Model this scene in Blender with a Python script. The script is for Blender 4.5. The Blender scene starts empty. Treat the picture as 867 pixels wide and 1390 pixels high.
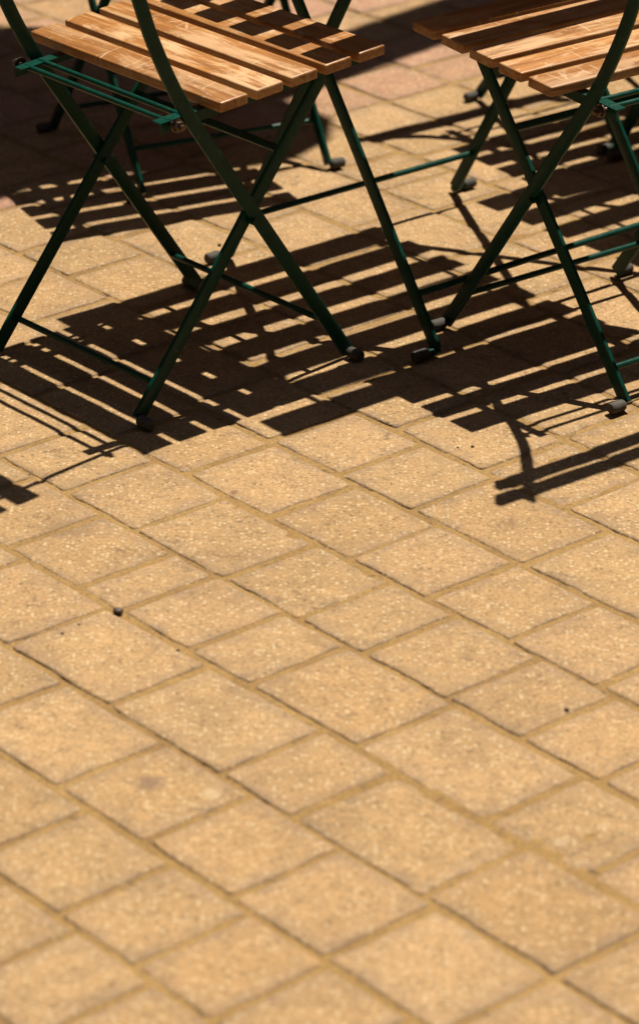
import bpy, bmesh, math, random
from mathutils import Vector, Matrix
import numpy as np

random.seed(7)
rng = np.random.default_rng(7)
scene = bpy.context.scene
COL = scene.collection
R = math.radians

# ------------------------------------------------------------------ helpers
def link(o, parent=None):
    COL.objects.link(o)
    if parent is not None:
        o.parent = parent
    return o

def tag(o, label=None, cat=None, group=None, kind=None):
    if label: o['label'] = label
    if cat: o['category'] = cat
    if group: o['group'] = group
    if kind: o['kind'] = kind
    return o

def empty(name, loc=(0, 0, 0), rz=0.0):
    o = bpy.data.objects.new(name, None)
    o.empty_display_size = 0.05
    COL.objects.link(o)
    o.location = loc
    o.rotation_euler = (0, 0, rz)
    return o

def finish(bm, name, mat, parent=None, angle=35):
    me = bpy.data.meshes.new(name)
    bmesh.ops.recalc_face_normals(bm, faces=bm.faces[:])
    bm.to_mesh(me); bm.free()
    for p in me.polygons: p.use_smooth = True
    me.set_sharp_from_angle(angle=R(angle))
    me.materials.append(mat)
    return link(bpy.data.objects.new(name, me), parent)

def sweep(bm, pts, sec_fn, side=Vector((1, 0, 0))):
    """sweep a closed section (list of (a, b)) along pts; a runs across the path
    at right angles to side, b runs along side"""
    pts = [Vector(p) for p in pts]
    rings = []
    n = len(pts)
    for i, p in enumerate(pts):
        t = (pts[min(i + 1, n - 1)] - pts[max(i - 1, 0)]).normalized()
        a = t.cross(side).normalized()
        b = a.cross(t).normalized()
        rings.append([bm.verts.new(p + a * u + b * v) for u, v in sec_fn(i / (n - 1))])
    m = len(rings[0])
    for i in range(n - 1):
        for j in range(m):
            bm.faces.new((rings[i][j], rings[i][(j + 1) % m], rings[i + 1][(j + 1) % m], rings[i + 1][j]))
    bm.faces.new(rings[0][::-1]); bm.faces.new(rings[-1])

def flat_sec(w, t, c=0.0016):
    w /= 2; t /= 2
    s = [(w, t - c), (w - c * .3, t - c * .3), (w - c, t), (-w + c, t), (-w + c * .3, t - c * .3), (-w, t - c),
         (-w, -t + c), (-w + c * .3, -t + c * .3), (-w + c, -t), (w - c, -t), (w - c * .3, -t + c * .3), (w, -t + c)]
    return lambda f: s

def round_sec(r, n=14):
    s = [(r * math.cos(2 * math.pi * k / n), r * math.sin(2 * math.pi * k / n)) for k in range(n)]
    return lambda f: s

def box(bm, cx, cy, cz, sx, sy, sz, bev=0.002, segs=2, rot=None, jit=0.0):
    r = bmesh.ops.create_cube(bm, size=1.0)
    vs = r['verts']
    for v in vs:
        v.co = Vector((v.co.x * sx, v.co.y * sy, v.co.z * sz))
    if bev:
        es = list({e for v in vs for e in v.link_edges})
        rb = bmesh.ops.bevel(bm, geom=es, offset=bev, segments=segs, profile=0.6, affect='EDGES')
        vs = list({v for f in rb['faces'] for v in f.verts} | {v for v in vs if v.is_valid})
    M = Matrix.Translation((cx, cy, cz)) @ (rot if rot is not None else Matrix.Identity(4))
    for v in vs:
        v.co = M @ v.co
    return vs

def bez(p0, p1, p2, n):
    p0, p1, p2 = Vector(p0), Vector(p1), Vector(p2)
    return [p0 * (1 - t) ** 2 + p1 * 2 * t * (1 - t) + p2 * t * t for t in [k / n for k in range(n + 1)]]

# ------------------------------------------------------------------ materials
def new_mat(name):
    m = bpy.data.materials.new(name)
    m.use_nodes = True
    nt = m.node_tree
    nt.nodes.clear()
    out = nt.nodes.new('ShaderNodeOutputMaterial')
    b = nt.nodes.new('ShaderNodeBsdfPrincipled')
    nt.links.new(b.outputs[0], out.inputs[0])
    return m, nt, b

class NB:
    def __init__(s, nt): s.nt = nt
    def n(s, t, **kw):
        x = s.nt.nodes.new('ShaderNode' + t)
        for k, v in kw.items(): setattr(x, k, v)
        return x
    def l(s, a, b): s.nt.links.new(a, b)
    def noise(s, co, scale, detail=4, rough=0.55, dist=0.0, color=False):
        x = s.n('TexNoise'); x.inputs['Scale'].default_value = scale
        x.inputs['Detail'].default_value = detail; x.inputs['Roughness'].default_value = rough
        x.inputs['Distortion'].default_value = dist
        s.l(co, x.inputs['Vector'])
        return x.outputs['Color' if color else 'Fac']
    def ramp(s, f, stops):
        x = s.n('ValToRGB'); cr = x.color_ramp
        while len(cr.elements) > 1: cr.elements.remove(cr.elements[-1])
        for i, (p, c) in enumerate(stops):
            e = cr.elements[0] if i == 0 else cr.elements.new(p)
            e.position = p
            e.color = (c, c, c, 1) if isinstance(c, (int, float)) else (*c, 1)
        s.l(f, x.inputs[0])
        return x.outputs[0]
    def mix(s, f, a, b, mode='MIX'):
        x = s.n('MixRGB'); x.blend_type = mode
        for i, v in enumerate((f, a, b)):
            if isinstance(v, (int, float)): x.inputs[i].default_value = v if i == 0 else (v, v, v, 1)
            elif isinstance(v, tuple): x.inputs[i].default_value = (*v, 1)
            else: s.l(v, x.inputs[i])
        return x.outputs[0]
    def math(s, op, a, b=0.0, clamp=False):
        x = s.n('Math'); x.operation = op; x.use_clamp = clamp
        for i, v in enumerate((a, b)):
            if isinstance(v, (int, float)): x.inputs[i].default_value = v
            else: s.l(v, x.inputs[i])
        return x.outputs[0]
    def mapping(s, co, scale=(1, 1, 1), loc=None, rot=(0, 0, 0)):
        x = s.n('Mapping'); x.inputs['Scale'].default_value = scale
        x.inputs['Rotation'].default_value = rot
        s.l(co, x.inputs['Vector'])
        if loc is not None:
            if isinstance(loc, tuple): x.inputs['Location'].default_value = loc
            else: s.l(loc, x.inputs['Location'])
        return x.outputs[0]
    def bump(s, h, strength, dist, prev=None):
        x = s.n('Bump'); x.inputs['Strength'].default_value = strength; x.inputs['Distance'].default_value = dist
        s.l(h, x.inputs['Height'])
        if prev is not None: s.l(prev, x.inputs['Normal'])
        return x.outputs[0]

def mat_paver():
    m, nt, b = new_mat('paver_stone'); k = NB(nt)
    co = k.n('TexCoord').outputs['Object']
    at = k.n('Attribute'); at.attribute_name = 'pv'
    sep = k.n('SeparateColor'); k.l(at.outputs['Color'], sep.inputs[0])
    tint, pink, rnd = sep.outputs
    base = k.ramp(tint, [(0, (0.250, 0.153, 0.066)), (.35, (0.280, 0.174, 0.078)), (.65, (0.298, 0.187, 0.087)), (1, (0.322, 0.204, 0.098))])
    pk = k.ramp(tint, [(0, (0.262, 0.133, 0.082)), (1, (0.33, 0.185, 0.12))])
    c = k.mix(pink, base, pk)
    # cloudy discoloration across stones
    big = k.noise(co, 5.0, 5, .6)
    c = k.mix(1.0, c, k.ramp(big, [(.3, .86), (.5, 1.0), (.72, 1.07)]), 'MULTIPLY')
    mid = k.noise(co, 34.0, 5, .65, .4)
    c = k.mix(1.0, c, k.ramp(mid, [(.28, .80), (.5, 1.0), (.72, 1.12)]), 'MULTIPLY')
    # grain: sand grains showing in the worn concrete
    gr = k.noise(co, 190.0, 4, .75)
    c = k.mix(1.0, c, k.ramp(gr, [(.32, .56), (.44, .88), (.55, 1.05), (.68, 1.38)]), 'MULTIPLY')
    vo = k.n('TexVoronoi'); vo.inputs['Scale'].default_value = 165.0; k.l(co, vo.inputs['Vector'])
    vs = k.n('SeparateColor'); k.l(vo.outputs['Color'], vs.inputs[0])
    near = k.ramp(vo.outputs['Distance'], [(.0, 1.0), (.34, 1.0), (.5, 0.0)])
    pale = k.math('MULTIPLY', near, k.ramp(vs.outputs[0], [(.76, 0.0), (.80, 1.0)]))
    c = k.mix(k.math('MULTIPLY', pale, .75), c, (0.42, 0.32, 0.19))
    dark = k.math('MULTIPLY', near, k.ramp(vs.outputs[1], [(.90, 0.0), (.93, 1.0)]))
    c = k.mix(k.math('MULTIPLY', dark, .55), c, (0.08, 0.046, 0.022))
    hue = k.ramp(rnd, [(0, (1.02, .99, .97)), (.5, (1.0, 1.0, 1.0)), (1, (1.0, .985, 1.0))])
    c = k.mix(1.0, c, hue, 'MULTIPLY')
    # dirty patches of a few centimetres, pitted
    pt = k.noise(co, 13.0, 6, .7, .8)
    pm = k.ramp(pt, [(.54, 0.0), (.68, 1.0)])
    fine = k.ramp(k.noise(co, 130.0, 3, .7), [(.45, 0.0), (.58, 1.0)])
    c = k.mix(k.math('MULTIPLY', k.math('MULTIPLY', pm, fine), .8), c, (0.09, 0.055, 0.028))
    # grey scuffed edges
    sa = k.n('Attribute'); sa.attribute_name = 'edge'
    em = k.math('MULTIPLY', sa.outputs['Fac'], k.ramp(k.noise(co, 26.0, 4, .7), [(.36, 0.0), (.6, 1.0)]))
    c = k.mix(k.math('MULTIPLY', em, .62), c, (0.17, 0.12, 0.082))
    # individual stains, each fixed to its own spot on the stone
    for (sx, sy, sr, col, amt) in STAINS:
        d = k.n('VectorMath'); d.operation = 'DISTANCE'
        wob = k.mix(0.018, co, k.noise(co, 60.0, 4, .6, 0, True), 'ADD')
        k.l(wob, d.inputs[0]); d.inputs[1].default_value = (sx + .009, sy + .009, 0.009)
        f = k.ramp(k.math('DIVIDE', d.outputs['Value'], sr), [(.35, 1.0), (1.0, 0.0)])
        c = k.mix(k.math('MULTIPLY', f, amt), c, col)
    k.l(c, b.inputs['Base Color'])
    b.inputs['Roughness'].default_value = 0.86
    b.inputs['Specular IOR Level'].default_value = 0.3
    hs = k.mix(.5, gr, vo.outputs['Distance'])
    n1 = k.bump(hs, 0.55, 0.0016)
    n2 = k.bump(k.noise(co, 90.0, 5, .7), 0.5, 0.004, n1)
    n3 = k.bump(mid, 0.4, 0.006, n2)
    k.l(n3, b.inputs['Normal'])
    return m

def mat_sand():
    m, nt, b = new_mat('joint_sand'); k = NB(nt)
    co = k.n('TexCoord').outputs['Object']
    c = k.ramp(k.noise(co, 9.0, 5, .6), [(.3, (0.165, 0.090, 0.026)), (.5, (0.220, 0.127, 0.038)), (.75, (0.265, 0.160, 0.054))])
    c = k.mix(1.0, c, k.ramp(k.noise(co, 260.0, 3, .7), [(.3, .6), (.5, 1.0), (.7, 1.25)]), 'MULTIPLY')
    spots = k.ramp(k.noise(co, 46.0, 5, .75, .5), [(.57, 0.0), (.66, 1.0)])
    c = k.mix(k.math('MULTIPLY', spots, .75), c, (0.055, 0.032, 0.018))
    k.l(c, b.inputs['Base Color'])
    b.inputs['Roughness'].default_value = 0.95
    k.l(k.bump(k.noise(co, 220.0, 4, .7), 0.7, 0.003), b.inputs['Normal'])
    return m

def mat_ground():
    m, nt, b = new_mat('far_paving'); k = NB(nt)
    co = k.n('TexCoord').outputs['Object']
    mp = k.mapping(co, (1, 1, 1), (0, 0, 0), (0, 0, R(48.9)))
    br = k.n('TexBrick'); k.l(mp, br.inputs['Vector'])
    br.inputs['Scale'].default_value = 1.0
    br.inputs['Brick Width'].default_value = .18; br.inputs['Row Height'].default_value = .1635
    br.inputs['Mortar Size'].default_value = .006; br.inputs['Mortar Smooth'].default_value = .3
    br.inputs['Color1'].default_value = (0.40, .25, .12, 1); br.inputs['Color2'].default_value = (0.46, .29, .15, 1)
    br.inputs['Mortar'].default_value = (0.24, .14, .055, 1)
    c = k.mix(1.0, br.outputs['Color'], k.ramp(k.noise(co, 6, 6, .7), [(.3, .8), (.7, 1.15)]), 'MULTIPLY')
    k.l(c, b.inputs['Base Color']); b.inputs['Roughness'].default_value = .9
    return m

def mat_wood():
    m, nt, b = new_mat('varnished_slat_wood'); k = NB(nt)
    co = k.n('TexCoord').outputs['Object']
    oi = k.n('ObjectInfo')
    at = k.n('Attribute'); at.attribute_name = 'tint'
    sh = k.n('CombineXYZ')
    k.l(k.math('MULTIPLY', oi.outputs['Random'], 7.0), sh.inputs[0])
    k.l(k.math('MULTIPLY', at.outputs['Fac'], 5.0), sh.inputs[1])
    v = k.n('VectorMath'); v.operation = 'ADD'; k.l(co, v.inputs[0]); k.l(sh.outputs[0], v.inputs[1])
    p = v.outputs[0]
    warp = k.mix(0.03, p, k.noise(k.mapping(p, (3, 8, 8)), 1.0, 3, .5, 0, True), 'ADD')
    g1 = k.noise(k.mapping(warp, (5, 130, 130)), 1.0, 5, .65)
    g2 = k.noise(k.mapping(warp, (2.2, 34, 34)), 1.0, 4, .6, .6)
    c = k.ramp(g2, [(.25, (0.155, 0.056, 0.012)), (.45, (0.225, 0.090, 0.021)), (.6, (0.285, 0.122, 0.032)), (.78, (0.34, 0.165, 0.052))])
    c = k.mix(1.0, c, k.ramp(g1, [(.3, .66), (.5, 1.0), (.72, 1.22)]), 'MULTIPLY')
    c = k.mix(1.0, c, k.ramp(at.outputs['Fac'], [(0, .86), (1, 1.16)]), 'MULTIPLY')
    # varnish worn through to pale dry wood
    wn = k.noise(k.mapping(p, (7, 19, 19)), 1.0, 6, .68, .7)
    wsum = k.math('ADD', wn, k.math('MULTIPLY', k.math('SUBTRACT', g1, .5), .45))
    wear = k.ramp(wsum, [(.47, 0.0), (.60, 1.0)])
    wear = k.math('MULTIPLY', wear, k.ramp(at.outputs['Fac'], [(0, .12), (1, .85)]))
    c = k.mix(wear, c, (0.44, 0.28, 0.135))
    # scratches in two directions
    sc = None
    for ang, sx, sy, th in ((14, 2.2, 50, .010), (-62, 26, 5, .010), (48, 30, 6, .009)):
        q = k.mapping(k.mix(0.02, p, k.noise(p, 12, 3, .5, 0, True), 'ADD'), (sx, sy, 8), (0, 0, 0), (0, 0, R(ang)))
        vv = k.n('TexVoronoi'); vv.feature = 'DISTANCE_TO_EDGE'; vv.inputs['Scale'].default_value = 1.0
        k.l(q, vv.inputs['Vector'])
        ln = k.ramp(vv.outputs['Distance'], [(th, 1.0), (th * 2.6, 0.0)])
        gate = k.ramp(k.noise(k.mapping(p, (1, 1, 1), (ang, 0, 0)), 13.0, 4, .7), [(.54, 0.0), (.62, 1.0)])
        ln = k.math('MULTIPLY', ln, gate)
        sc = ln if sc is None else k.math('MAXIMUM', sc, ln)
    c = k.mix(k.math('MULTIPLY', sc, .42), c, (0.48, 0.34, 0.20))
    fl = k.ramp(k.noise(k.mapping(p, (1.0, 1.6, 1)), 170.0, 2, .6), [(.66, 0.0), (.70, 1.0)])
    fg = k.ramp(k.noise(p, 16.0, 3, .6), [(.52, 0.0), (.6, 1.0)])
    c = k.mix(k.math('MULTIPLY', k.math('MULTIPLY', fl, fg), .7), c, (0.48, 0.35, 0.21))
    k.l(c, b.inputs['Base Color'])
    rr = k.ramp(k.math('MAXIMUM', wear, sc), [(0, .38), (.6, .62), (1, .72)])
    k.l(rr, b.inputs['Roughness'])
    n = k.bump(g1, .25, .0006)
    n = k.bump(k.math('SUBTRACT', 1.0, sc), .3, .0005, n)
    k.l(n, b.inputs['Normal'])
    return m

def mat_paint():
    m, nt, b = new_mat('dark_green_paint'); k = NB(nt)
    co = k.n('TexCoord').outputs['Object']
    c = k.ramp(k.noise(co, 28.0, 5, .7), [(.3, (0.0010, 0.025, 0.017)), (.7, (0.0018, 0.038, 0.026))])
    # rubbed spots where dust sticks or bare metal shows
    rub = k.ramp(k.noise(co, 75.0, 5, .75, .4), [(.61, 0.0), (.67, 1.0)])
    c = k.mix(k.math('MULTIPLY', rub, .40), c, (0.065, 0.055, 0.033))
    k.l(c, b.inputs['Base Color'])
    k.l(k.ramp(k.noise(co, 70, 4, .6), [(.3, .26), (.7, .45)]), b.inputs['Roughness'])
    b.inputs['Specular IOR Level'].default_value = .17
    k.l(k.bump(k.noise(co, 160.0, 3, .6), .12, .0006), b.inputs['Normal'])
    return m

def simple(name, c1, c2, rough, scale=60.0, metal=0.0, bump=.2):
    m, nt, b = new_mat(name); k = NB(nt)
    co = k.n('TexCoord').outputs['Object']
    k.l(k.ramp(k.noise(co, scale, 5, .7), [(.35, c1), (.65, c2)]), b.inputs['Base Color'])
    b.inputs['Roughness'].default_value = rough; b.inputs['Metallic'].default_value = metal
    k.l(k.bump(k.noise(co, scale * 3, 4, .7), bump, .001), b.inputs['Normal'])
    return m

# ------------------------------------------------------------------ paving
YAW = -0.8535366856567465
U = Vector((math.cos(YAW), math.sin(YAW)))       # along the long joints
V = Vector((-math.sin(YAW), math.cos(YAW)))      # across the rows
ROW = 0.08384914438465313 * 1.95
V0 = 1.2587735020603288 * 1.95
def uv(p):
    return (U.x * p[0] + U.y * p[1], V.x * p[0] + V.y * p[1])

# ground spots of the marks seen on the stones (world metres)
HC = 1.95
F_, PIT, ROLL = 4510.934313290293, 0.4357768941749662, 0.007778649505954567
def on_ground(px, py, z=0.0):
    x = (px - 433.5) / F_; y = -(py - 650.0) / F_
    c, s = math.cos(ROLL), math.sin(ROLL); x, y = c * x - s * y, s * x + c * y
    cp, sp = math.cos(PIT), math.sin(PIT)
    t = -(HC - z) / (-sp + y * cp)
    return (x * t, (cp + y * sp) * t)

STAINS = []
for (px, py, r, col, a) in ((203, 1064, .024, (0.11, .068, .05), .65), (288, 1078, .016, (0.36, .27, .16), .6),
                            (425, 868, .020, (0.20, .12, .05), .6), (761, 1143, .010, (0.36, .28, .18), .5),
                            (95, 715, .045, (0.15, .095, .05), .5), (690, 708, .020, (0.17, .10, .05), .5),
                            (810, 700, .016, (0.18, .11, .055), .5), (318, 668, .009, (0.12, .06, .03), .7),
                            (430, 890, .03, (0.28, .17, .07), .4), (775, 1130, .008, (0.2, .11, .05), .6)):
    g = on_ground(px, py); STAINS.append((g[0], g[1], r, col, a))

known = {  # row -> joints read off the stones
 -4: [-2.646, -2.493], -3: [-2.908, -2.713, -2.553], -2: [-2.829, -2.614, -2.485, -2.267],
 -1: [-3.104, -2.879, -2.758, -2.560, -2.337, -2.178], 0: [-3.351, -3.195, -3.004, -2.854, -2.731, -2.579, -2.449],
 1: [-3.81, -3.289, -3.110, -2.942, -2.790, -2.637], 2: [-3.877, -3.0, -2.78], 3: [-4.129, -3.994, -2.87],
 4: [-4.08], 6: [-3.87], 7: [-3.971], 8: [-4.325, -4.062], 9: [-4.319], 10: [-4.439, -4.323]}

def joints(row, u0, u1):
    r = random.Random(1000 + row)
    ks = sorted(known.get(row, []))
    sizes = [.132, .156, .156, .182, .208]
    def fill(a, b):
        n = max(1, round((b - a) / .165))
        if (b - a) / n > .225: n += 1
        ws = [r.choice(sizes) for _ in range(n)]
        s = sum(ws); out = []; x = a
        for w in ws[:-1]:
            x += w * (b - a) / s; out.append(x)
        return out
    if not ks: ks = [-3.2 + r.uniform(-.1, .1)]
    res = list(ks)
    for a, b in zip(ks, ks[1:]): res += fill(a, b)
    x = ks[0]
    while x > u0: x -= r.choice(sizes); res.append(x)
    x = ks[-1]
    while x < u1: x += r.choice(sizes); res.append(x)
    return sorted(res)

def build_paving():
    verts = []; faces = []; pv = []; edge = []
    X0, X1, Y0, Y1 = -4.0, 4.0, -.5, 11.0
    # smooth pseudo-noise for the outlines
    def wob(a, b, s):
        return (math.sin(a * 47.3 + s * 12.9) * math.cos(b * 39.1 + s * 4.1) + .6 * math.sin(a * 113.0 - b * 97.0 + s * 7.7)
                + .5 * math.sin(a * 211.0 + b * 187.0 + s * 3.3))
    cs = [uv(p) for p in ((X0, Y0), (X1, Y0), (X0, Y1), (X1, Y1))]
    vmin, vmax = min(c[1] for c in cs), max(c[1] for c in cs)
    umin, umax = min(c[0] for c in cs), max(c[0] for c in cs)
    r0, r1 = int((vmin - V0) / ROW) - 1, int((vmax - V0) / ROW) + 1
    for row in range(r0, r1):
        va, vb = V0 + row * ROW, V0 + (row + 1) * ROW
        js = joints(row, umin, umax)
        for ua, ub in zip(js, js[1:]):
            cx_ = U * ((ua + ub) / 2) + V * ((va + vb) / 2)
            if not (X0 < cx_.x < X1 and Y0 < cx_.y < Y1): continue
            vis = -1.0 < cx_.x < 1.0 and 2.5 < cx_.y < 6.9
            rr = random.Random(int(ua * 1000) * 131 + row)
            tint = min(1, max(0, rr.gauss(.5, .15))); rnd = rr.random()
            um = (ua + ub) / 2
            pink = 0.0
            if um < -4.33 : pink = .55 + .45 * rr.random()
            if um < -4.33 and rr.random() < .18: pink = .15
            if vis:
                # edge profile: dense near the borders
                gu = [0, .006, .014, .026, .045]; L = ub - ua; W = vb - va
                nu = max(3, int((L - .09) / .022)); nv = max(3, int((W - .09) / .022))
                us = [0, .0025, .006, .011, .019, .032] + [.032 + (L - .064) * i / nu for i in range(1, nu)] + [L - x for x in (.032, .019, .011, .006, .0025, 0)]
                vs_ = [0, .0025, .006, .011, .019, .032] + [.032 + (W - .064) * i / nv for i in range(1, nv)] + [W - x for x in (.032, .019, .011, .006, .0025, 0)]
            else:
                L = ub - ua; W = vb - va
                us = [0, .006, .02, L - .02, L - .006, L]; vs_ = [0, .006, .02, W - .02, W - .006, W]
            gap = .0023 + .0014 * rr.random()
            hL, hW = L / 2 - gap, W / 2 - gap
            tx, ty, tz = rr.gauss(0, .003), rr.gauss(0, .003), rr.gauss(0, .0005)
            rc = .0045 + .0045 * rr.random()          # corner radius
            re = .0055 + .003 * rr.random()         # edge rounding width
            du, dv = rr.gauss(0, .0010), rr.gauss(0, .0010)
            rot = rr.gauss(0, .005)
            base = len(verts); nu_, nv_ = len(us), len(vs_)
            for i, a in enumerate(us):
                for j, bb in enumerate(vs_):
                    x = (a / L - .5) * 2 * hL; y = (bb / W - .5) * 2 * hW
                    # squash the square outline to rounded corners
                    ox, oy = max(0, abs(x) - (hL - rc)), max(0, abs(y) - (hW - rc))
                    if ox > 0 and oy > 0:
                        m = max(ox, oy); d = math.hypot(ox, oy); f = m / d
                        x = math.copysign(hL - rc + ox * f, x); y = math.copysign(hW - rc + oy * f, y)
                        inset = rc - math.hypot(ox * f, oy * f)
                    else:
                        inset = min(hL - abs(x), hW - abs(y))
                    inset = max(0.0, inset)
                    wx = wob(x + ua, y + va, rnd * 9)
                    k = max(0.0, 1 - inset / re)
                    z = -0.0030 * (1 - math.sqrt(max(0, 1 - k * k))) - 0.0008 * k
                    z += x * tx + y * ty + tz
                    if vis:
                        z += .00035 * wob(x * 1.3 + ub, y * 1.3, rnd * 5) * (1 - k)
                        # chipped, uneven rim
                        e = max(0.0, 1 - inset / .02)
                        z -= .0009 * e * max(0, wob(x * 2.1 + ua, y * 2.1 + vb, rnd * 3))
                        y += .0011 * wx * e; x += .0011 * wob(y + 3, x + ub, rnd * 4) * e
                    xr = x + du - y * rot; yr = y + dv + x * rot
                    if i in (0, nu_ - 1) or j in (0, nv_ - 1): z -= .030
                    w = U * ((ua + ub) / 2 + xr) + V * ((va + vb) / 2 + yr)
                    verts.append((w.x, w.y, z)); pv.append((tint, pink, rnd, 1))
                    edge.append(max(0.0, 1 - inset / .028))
            for i in range(nu_ - 1):
                for j in range(nv_ - 1):
                    p = base + i * nv_ + j
                    faces.append((p, p + nv_, p + nv_ + 1, p + 1))
    me = bpy.data.meshes.new('pavement')
    me.from_pydata(verts, [], faces)
    for p in me.polygons: p.use_smooth = True
    a = me.attributes.new('pv', 'FLOAT_COLOR', 'POINT'); a.data.foreach_set('color', np.array(pv, dtype=np.float32).ravel())
    a = me.attributes.new('edge', 'FLOAT', 'POINT'); a.data.foreach_set('value', np.array(edge, dtype=np.float32))
    me.materials.append(mat_paver())
    o = link(bpy.data.objects.new('pavement', me)); tag(o, kind='structure')
    # sand between the stones, slightly hollow and uneven
    bm = bmesh.new()
    gx = [X0 - .2, -3, -2, -1.4] + [-1.0 + 2.0 * i / 150 for i in range(151)] + [1.4, 2, 3, X1 + .2]
    gy = [Y0 - .2, .5, 1.5, 2.2] + [2.6 + 4.2 * i / 300 for i in range(301)] + [7.5, 8.5, 10, Y1 + .2]
    nx, ny = len(gx) - 1, len(gy) - 1
    grid = [[bm.verts.new((a, b, 0)) for b in gy] for a in gx]
    for i in range(nx):
        for j in range(ny):
            bm.faces.new((grid[i][j], grid[i + 1][j], grid[i + 1][j + 1], grid[i][j + 1]))
    for v in bm.verts:
        v.co.z = -.0024 + .0006 * wob(v.co.x * .35, v.co.y * .35, 1.7) + .0005 * wob(v.co.x * 1.1, v.co.y * 1.1, 4.2)
    o = finish(bm, 'joint_sand', mat_sand()); tag(o, kind='structure')
    bm = bmesh.new()
    S = 400
    vs = [bm.verts.new(p) for p in ((-S, -S, -.045), (S, -S, -.045), (S, S, -.045), (-S, S, -.045))]
    bm.faces.new(vs)
    o = finish(bm, 'ground', mat_ground()); tag(o, kind='structure')
build_paving()

# ------------------------------------------------------------------ folding chair
WOOD, PAINT = mat_wood(), mat_paint()
RUBBER = simple('worn_rubber', (0.020, 0.017, 0.014), (0.050, 0.043, 0.033), .8, 90)
STEEL = simple('rusty_bolt_steel', (0.05, 0.028, 0.018), (0.15, 0.12, 0.09), .42, 120, .8)

def slat_mesh(bm, lay, cx_, cy_, cz_, L, W, T, tint, rot=None, bow=0.0):
    """one board with eased edges; tint goes to the vertex layer"""
    vs = box(bm, 0, 0, 0, L, W, T, .0032, 3)
    M = Matrix.Translation((cx_, cy_, cz_)) @ (rot or Matrix.Identity(4))
    for v in vs:
        if bow: v.co.z += bow * (v.co.x / (L / 2)) ** 2
        v.co = M @ v.co
        v[lay] = tint

def foot_cap(x, y, s, leg, slip=0.0):
    """rubber shoe on the foot rod, which is bent outwards at the end of the leg"""
    bm = bmesh.new()
    sec = [(.0088 * math.cos(a) * (1.0 if math.sin(a) > -.6 else .95), max(-.0082, .0088 * math.sin(a))) for a in [2 * math.pi * k / 18 for k in range(18)]]
    def f(t):
        g = 1.0 if .1 < t < .9 else .86
        return [(b_ * g, a_ * g) for a_, b_ in sec]
    pts = [(x + s * (.005 + slip + d), y, .0095) for d in (0, .002, .006, .012, .019, .024, .026)]
    sweep(bm, pts, lambda t: f(t), side=Vector((0, 1, 0)))
    finish(bm, 'foot_cap', RUBBER, leg, 50)
    if slip:
        bm = bmesh.new()
        sweep(bm, [(x - s * .004, y, .0085), (x + s * (slip + .012), y, .0085)], round_sec(.0058), side=Vector((0, 0, 1)))
        finish(bm, 'foot_rod', PAINT, leg, 60)

WR, WF, DD, YP, ZP, YT, ZT = .1699, .1763, .399, .0766, .4486, .3518, .450
TILT = math.atan2(.020, .28)
BAR = flat_sec(.0215, .0068)

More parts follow.
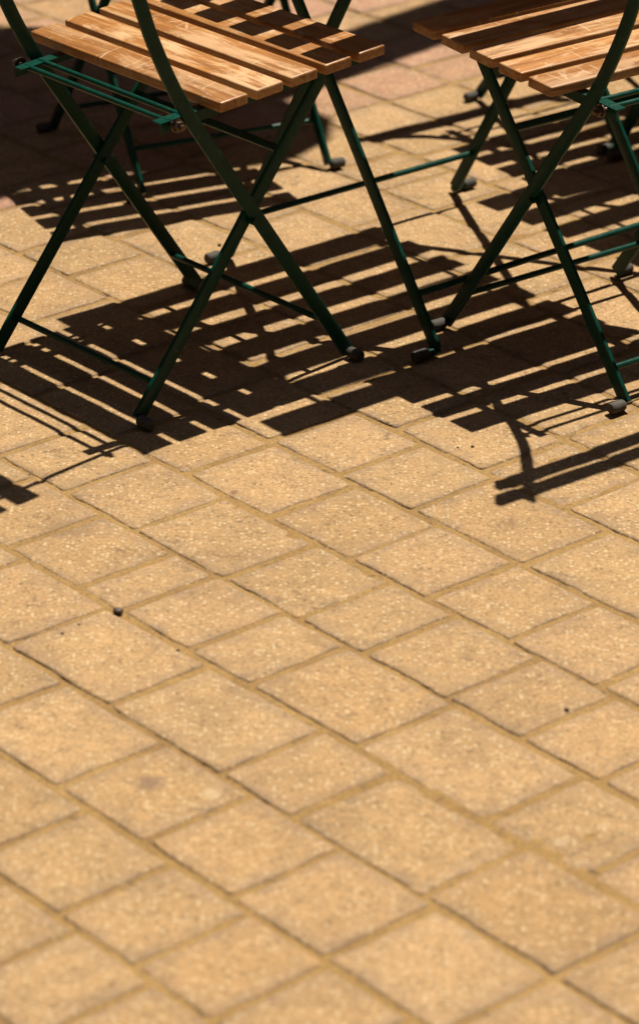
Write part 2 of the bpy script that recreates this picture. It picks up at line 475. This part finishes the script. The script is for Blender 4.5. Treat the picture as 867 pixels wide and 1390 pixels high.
def make_chair():
    t = empty('folding_chair')
    # seat of five boards
    bm = bmesh.new(); lay = bm.verts.layers.float.new('tint')
    rot = Matrix.Rotation(TILT, 4, 'X')
    tints = [.32, .9, .62, .35, .42]
    for i in range(5):
        y = .124 + .025 + i * .0650
        z = .4535 + .0095 + (y - .135) * math.tan(TILT)
        slat_mesh(bm, lay, -.008, y, z, .440, .0505, .0155, tints[i], rot)
    finish(bm, 'seat', WOOD, t, 40)
    # backrest of two boards
    bm = bmesh.new(); lay = bm.verts.layers.float.new('tint')
    for z, y, tt in ((.690, -.024, .5), (.775, -.052, .7)):
        slat_mesh(bm, lay, -.011, y + .014, z, .445, .050, .015, tt, Matrix.Rotation(R(90 + 17), 4, 'X'))
    finish(bm, 'backrest', WOOD, t, 40)
    for s in (-1, 1):
        # upright: back post and front leg in one bent bar
        bm = bmesh.new()
        x = s * WF
        pts = [(x, DD, .010), (x, DD - .02, .032)]
        low = Vector((x, DD, .010)); pv_ = Vector((x, .094, ZP))
        n = 8
        pts = [low.lerp(pv_, k / n) for k in range(n)]
        d = (pv_ - low).normalized()
        c1 = pv_ + d * .055
        pts += bez(pv_ - d * .03, c1, (x, .026, .585), 10)
        pts += [Vector((x, .026 - .084 * k / 3, .585 + .245 * k / 3)) for k in range(1, 4)]
        sweep(bm, pts, BAR)
        # foot rod stub
        up = finish(bm, 'upright', PAINT, t)
        foot_cap(x, DD, s, up)
        # rear leg, inside the upright
        bm = bmesh.new()
        xr = s * (WR - .006)
        a, b_ = Vector((s * WR, 0, .010)), Vector((s * (WR - .004), YT, ZT))
        sweep(bm, [a.lerp(b_, k / 8) for k in range(9)], BAR)
        rl = finish(bm, 'rear_leg', PAINT, t)
        foot_cap(s * WR, 0, s, rl)
        # rivet where the two legs cross
        bm = bmesh.new()
        zx = .2642; yx = .2093
        sweep(bm, [(s * (WR - .012), yx, zx), (s * (WF + .010), yx, zx)], round_sec(.0048), side=Vector((0, 0, 1)))
        finish(bm, 'rivet', PAINT, up, 60)
        # side rail of angle iron under the boards
        bm = bmesh.new()
        y0, y1 = .050, .425
        zz = lambda y: ZP + (y - .135) * math.tan(TILT) + .0015
        xo = s * (WF - .0065)
        sw = .019; th = .0028
        sec = [(0, 0), (-s * sw, 0), (-s * sw, -th), (-s * th, -th), (-s * th, -.016), (0, -.016)]
        r_ = []
        for y in (y0, y1):
            r_.append([bm.verts.new((xo + a_, y, zz(y) + b2 + .0005)) for a_, b2 in sec])
        m = len(sec)
        for j in range(m):
            bm.faces.new((r_[0][j], r_[0][(j + 1) % m], r_[1][(j + 1) % m], r_[1][j]))
        bm.faces.new(r_[0]); bm.faces.new(r_[1][::-1])
        rail = finish(bm, 'seat_rail', PAINT, t, 30)
        # pivot bolt with washer and nut outside the upright
        bm = bmesh.new()
        yb, zb = .070, ZP - .008
        sweep(bm, [(xo - s * .02, yb, zb), (x + s * .020, yb, zb)], round_sec(.0038), side=Vector((0, 0, 1)))
        sweep(bm, [(x + s * .0045, yb, zb), (x + s * .0065, yb, zb)], round_sec(.0105, 20), side=Vector((0, 0, 1)))
        sweep(bm, [(x + s * .0068, yb, zb), (x + s * .0138, yb, zb)], round_sec(.0078, 6), side=Vector((0, 0, 1)))
        finish(bm, 'pivot_bolt', STEEL, rail, 30)
    def rod(name, y, z, w, r=.0048, mat=PAINT):
        bm = bmesh.new()
        sweep(bm, [(-w, y, z), (w, y, z)], round_sec(r), side=Vector((0, 0, 1)))
        return finish(bm, name, mat, t, 60)
    rod('seat_rod', .068, .4425, WF - .010, .0042)
    rod('seat_rod', .094, .4455, WF - .010, .0042)
    rod('stretcher', .038, .0520, WR)                # between the rear legs
    rod('stretcher', DD - .052, .0740, WF)           # between the front legs
    # flat crossbar high on the rear legs
    bm = bmesh.new()
    sweep(bm, [(-WR, .276, .354), (WR, .276, .354)], flat_sec(.012, .006), side=Vector((0, -.6, .8)))
    finish(bm, 'crossbar', PAINT, t, 30)
    return t

def make_table():
    t = empty('folding_table')
    HL = .251
    HDS = {-1: (.279, .205), 1: (.237, .156)}
    H = .722
    bm = bmesh.new(); lay = bm.verts.layers.float.new('tint')
    rr = random.Random(3)
    for i in range(7):
        slat_mesh(bm, lay, -.025, (i - 3) * .0833 - .012, H - .010, .650, .0585, .018, rr.random())
    finish(bm, 'tabletop', WOOD, t, 40)
    for s in (-1, 1):
        bm = bmesh.new()
        xo = s * (HL - .004)
        sweep(bm, [(xo, -.255, H - .0315), (xo, .255, H - .0315)], flat_sec(.022, .0036, .0008), side=Vector((1, 0, 0)))
        finish(bm, 'top_rail', PAINT, t, 30)
        for e in (-1, 1):      # e = side of the foot
            bm = bmesh.new()
            x = s * (HL + (.005 if e < 0 else -.005))
            HD, HT = HDS[e]
            a = Vector((x, e * HD, .010)); b_ = Vector((x, -e * HT, H - .030))
            sweep(bm, [a.lerp(b_, k / 8) for k in range(9)], BAR)
            leg = finish(bm, 'leg', PAINT, t)
            foot_cap(x, e * HD, s, leg, .014)
        bm = bmesh.new()
        (h1, t1), (h2, t2) = HDS[-1], HDS[1]
        k = (h1 + h2) / (h1 + h2 + t1 + t2); yk = -h1 + k * (h1 + t1); zk = .010 + (H - .04) * k
        sweep(bm, [(s * (HL - .012), yk, zk), (s * (HL + .013), yk, zk)], round_sec(.005), side=Vector((0, 0, 1)))
        finish(bm, 'rivet', PAINT, t, 60)
    for e in (-1, 1):
        bm = bmesh.new()
        HD, HT = HDS[e]
        z = .083; f = (z - .01) / (H - .04)
        y = e * (HD - f * (HD + HT))
        sweep(bm, [(-HL, y, z), (HL, y, z)], round_sec(.0052), side=Vector((0, 0, 1)))
        finish(bm, 'stretcher', PAINT, t, 60)
        bm = bmesh.new()
        sweep(bm, [(-HL, -e * HT, H - .037), (HL, -e * HT, H - .037)], round_sec(.0052), side=Vector((0, 0, 1)))
        finish(bm, 'top_rod', PAINT, t, 60)
    return t

def copy_tree(o, parent=None):
    c = o.copy(); COL.objects.link(c); c.parent = parent
    for ch in list(o.children):
        copy_tree(ch, c)
    return c

chair = make_chair()
GC = 'wooden slatted folding chairs around the tables'
spots = [
 (-.3749, 4.4921, -.8423, 'front left folding chair with scuffed orange seat boards above two green rods'),
 (.5790, 4.5390, .6637, 'right folding chair, its pale sunlit seat boards rising to the right'),
 (-.330, 5.735, R(207.5), 'folding chair in dark shade behind the left chair, only its legs showing'),
 (.422, 5.955, 3.80, 'farthest folding chair, its legs glimpsed below the seat of the right chair'),
]
chairs = []
for i, (x, y, th, lab) in enumerate(spots):
    o = chair if i == 0 else copy_tree(chair)
    o.location = (x, y, 0.0005); o.rotation_euler = (0, 0, th)
    tag(o, lab, 'chair', GC); chairs.append(o)

table = make_table()
TH = .700
GT = 'folding tables with slatted wooden tops'
for i, (x, y, lab) in enumerate(((.191, 5.010, 'table between the two front chairs, only its tall dark green legs showing'),
                                 (.862, 5.554, 'table behind the right chair, a dark leg of it at the right edge'))):
    o = table if i == 0 else copy_tree(table)
    o.location = (x, y, 0.0005); o.rotation_euler = (0, 0, TH)
    tag(o, lab, 'table', GT)

# ------------------------------------------------------------------ grit lying on the stones
GRIT = simple('dark_grit', (0.03, 0.016, 0.012), (0.07, 0.035, 0.022), .6, 200)
grit = [(160, 833, .0062, 'large dark round seed lying on the joint at the left'),
        (91, 638, .0020, 'tiny dark crumb on the stone near the left chair shadow'),
        (107, 849, .0018, 'tiny dark crumb lower left of the large seed'),
        (85, 861, .0022, 'small brown crumb in the joint below the large seed'),
        (242, 884, .0022, 'small dark crumb in the joint right of the large seed'),
        (641, 607, .0024, 'dark crumb right of centre just below the right seat shadow'),
        (621, 608, .0017, 'smaller crumb just left of a dark crumb under the right seat shadow'),
        (769, 965, .0030, 'lone dark crumb on the stones at the right'),
        (130, 639, .0016, 'minute dark speck beneath the left chair'),
        (298, 333, .0030, 'reddish berry on the stone between the left chair legs'),
        (590, 1047, .0030, 'crumb in the joint in the lower middle')]
for px, py, r_, lab in grit[:8] + grit[9:10]:
    g = on_ground(px, py)
    bm = bmesh.new()
    bmesh.ops.create_icosphere(bm, subdivisions=2, radius=r_)
    rr = random.Random(px)
    for v in bm.verts:
        v.co *= 1 + .14 * math.sin(v.co.x * 900 + px) * math.cos(v.co.y * 700)
        v.co.z *= .7; v.co.x *= 1.15
    o = finish(bm, 'seed' if r_ > .005 else 'crumb', GRIT, None, 60)
    o.location = (g[0], g[1], r_ * .6)
    tag(o, lab, 'seed' if r_ > .005 else 'crumb', 'bits of debris on the paving')

# ------------------------------------------------------------------ unseen sail and beam added overhead to cast the rear shade
SX, SY = -.225, -.315          # where one metre of height throws its shadow
def overhead(sx, sy, z): return Vector((sx - SX * z, sy - SY * z, z))
CLOTH = simple('sailcloth', (0.12, .10, .08), (0.15, .12, .10), .85, 20)
TIMBER = simple('grey_timber', (0.12, .075, .04), (0.2, .13, .07), .7, 14)
pts = [(-3.2, 5.0), (-1.2, 5.33), (-.55, 5.42), (-.20, 5.44), (-.06, 5.50), (.015, 5.62), (.02, 5.74), (-.05, 5.82), (-.12, 5.90), (-.10, 6.02), (0.0, 6.24),
       (-.2, 6.265), (-.7, 6.28), (-1.4, 6.36), (-3.2, 6.9)]  # outline of the wanted shadow; the added sail is shaped from it
bm = bmesh.new()
zs = 2.45
top = [bm.verts.new(overhead(x, y, zs) + Vector((0, 0, .02 * math.sin(x * 3)))) for x, y in pts]
f = bm.faces.new(top)
r_ = bmesh.ops.extrude_face_region(bm, geom=[f])
for g in r_['geom']:
    if isinstance(g, bmesh.types.BMVert): g.co.z += .004
o = finish(bm, 'shadow_caster_sail', CLOTH); tag(o, 'unseen brown cloth sail added overhead to shade the back left', 'shade sail')
pg = empty('shadow_beam', overhead(.1, 6.15, 0))  # added beam and posts, out of view, throwing a dark band on the paving
d = Vector((.66, .75, 0)).normalized(); nrm = Vector((-d.y, d.x, 0))
z1 = 2.50
c0 = overhead(.115, 6.20, z1)
def pbox(name, center, half_l, half_w, half_h):
    bm = bmesh.new()
    box(bm, 0, 0, 0, half_l * 2, half_w * 2, half_h * 2, .006, 2)
    ang = math.atan2(d.y, d.x)
    M = Matrix.Translation(center - pg.location) @ Matrix.Rotation(ang, 4, 'Z')
    for v in bm.verts: v.co = M @ v.co
    finish(bm, name, TIMBER, pg)
pbox('beam', c0 + d * .2, 3.2, .10, .045)
for s in (-1, 1):
    e = c0 + d * .2 + d * s * 3.1
    pbox('post', Vector((e.x, e.y, (z1 - .05) / 2)), .06, .06, (z1 - .05) / 2)
tag(pg, 'unseen timber beam on two posts, added to cast a dark band at the back', 'shadow_beam')

# ------------------------------------------------------------------ unseen dark houses added all round to cut sky light in the shadows
BRICK = simple('dark_brick', (0.022, 0.016, 0.015), (0.034, 0.026, 0.024), .9, 9)
SLATE = simple('slate', (0.03, 0.03, 0.035), (0.05, 0.05, 0.055), .7, 6)
FRAME = simple('painted_frame', (0.10, 0.09, 0.07), (0.13, 0.12, 0.09), .6, 12)
GLASS = simple('window_glass', (0.015, 0.017, 0.02), (0.02, 0.022, 0.025), .08, 3, 0, 0)
def house(loc, rz, width, height, lab):
    h = empty('sky_block_house', loc, rz)           # front faces local -y
    bm = bmesh.new(); box(bm, 0, 3, height / 2, width, 6, height, .03, 1); finish(bm, 'wall', BRICK, h)
    bm = bmesh.new(); box(bm, 0, 3, height + .2, width + .5, 6.5, .4, .04, 1); finish(bm, 'roof', SLATE, h)
    n = int(width // 2.6)
    for fl in range(int(height // 3)):
        for i in range(n):
            x = (i - (n - 1) / 2) * 2.6; z = 1.7 + fl * 3.0
            bm = bmesh.new()
            for dx, dz, sx, sz in ((0, .78, 1.16, .08), (0, -.78, 1.16, .08), (-.54, 0, .08, 1.48), (.54, 0, .08, 1.48), (0, 0, .05, 1.48)):
                box(bm, x + dx, -.03, z + dz, sx, .10, sz, .006, 1)
            wn = finish(bm, 'window', FRAME, h)
            bm = bmesh.new(); box(bm, x, -.012, z, 1.0, .02, 1.48, 0); finish(bm, 'pane', GLASS, wn)
    tag(h, lab, 'house', 'unseen brick houses added to block sky light')
house((-5.4, 4, 0), R(90), 20, 13, 'unseen dark brick house added on the left to block sky light')
house((7.2, 4, 0), R(-90), 20, 13, 'unseen dark brick house added on the right to block sky light')
house((.9, -5.0, 0), R(180), 12, 13, 'unseen dark brick house added behind the viewer to block sky light')
house((.9, 13.5, 0), 0, 12, 13, 'unseen dark brick house added at the far end to block sky light')

# ------------------------------------------------------------------ light
elev = math.atan2(1, math.hypot(SX, SY))
dirv = Vector((-SX, -SY, 1)).normalized()      # towards the sun
sun = bpy.data.lights.new('sun', 'SUN'); sun.energy = 5.0; sun.angle = R(.53); sun.color = (1.0, .93, .80)
so = link(bpy.data.objects.new('sun', sun)); so.rotation_euler = dirv.to_track_quat('Z', 'Y').to_euler()
so.location = (0, 0, 10)
w = bpy.data.worlds.new('World'); scene.world = w; w.use_nodes = True
nt = w.node_tree; nt.nodes.clear()
sky = nt.nodes.new('ShaderNodeTexSky'); sky.sky_type = 'NISHITA'; sky.sun_disc = False
sky.sun_elevation = elev; sky.sun_rotation = math.atan2(dirv.x, dirv.y)
bg = nt.nodes.new('ShaderNodeBackground'); bg.inputs[1].default_value = .05
wo = nt.nodes.new('ShaderNodeOutputWorld')
nt.links.new(sky.outputs[0], bg.inputs[0]); nt.links.new(bg.outputs[0], wo.inputs[0])

# ------------------------------------------------------------------ camera
cam = bpy.data.cameras.new('camera')
cam.sensor_fit = 'HORIZONTAL'; cam.sensor_width = 24.0
cam.lens = F_ / 867 * 24.0
cam.shift_y = -45.0 / 867
cam.clip_start = .1; cam.clip_end = 1500
cam.dof.use_dof = True
cam.dof.aperture_fstop = 4.8
co = link(bpy.data.objects.new('camera', cam))
co.matrix_world = Matrix.Translation((0, 0, HC)) @ Matrix.Rotation(math.pi / 2 - PIT, 4, 'X') @ Matrix.Rotation(ROLL, 4, 'Z')
fp = Vector((0, 4.42, 0.05)) - Vector((0, 0, HC))
cam.dof.focus_distance = fp.dot(Vector((0, math.cos(PIT), -math.sin(PIT))))
scene.camera = co

scene.view_settings.view_transform = 'Standard'
scene.view_settings.look = 'None'
scene.view_settings.exposure = 0.80
scene.view_settings.gamma = 1.0
scene.view_settings.use_curve_mapping = False
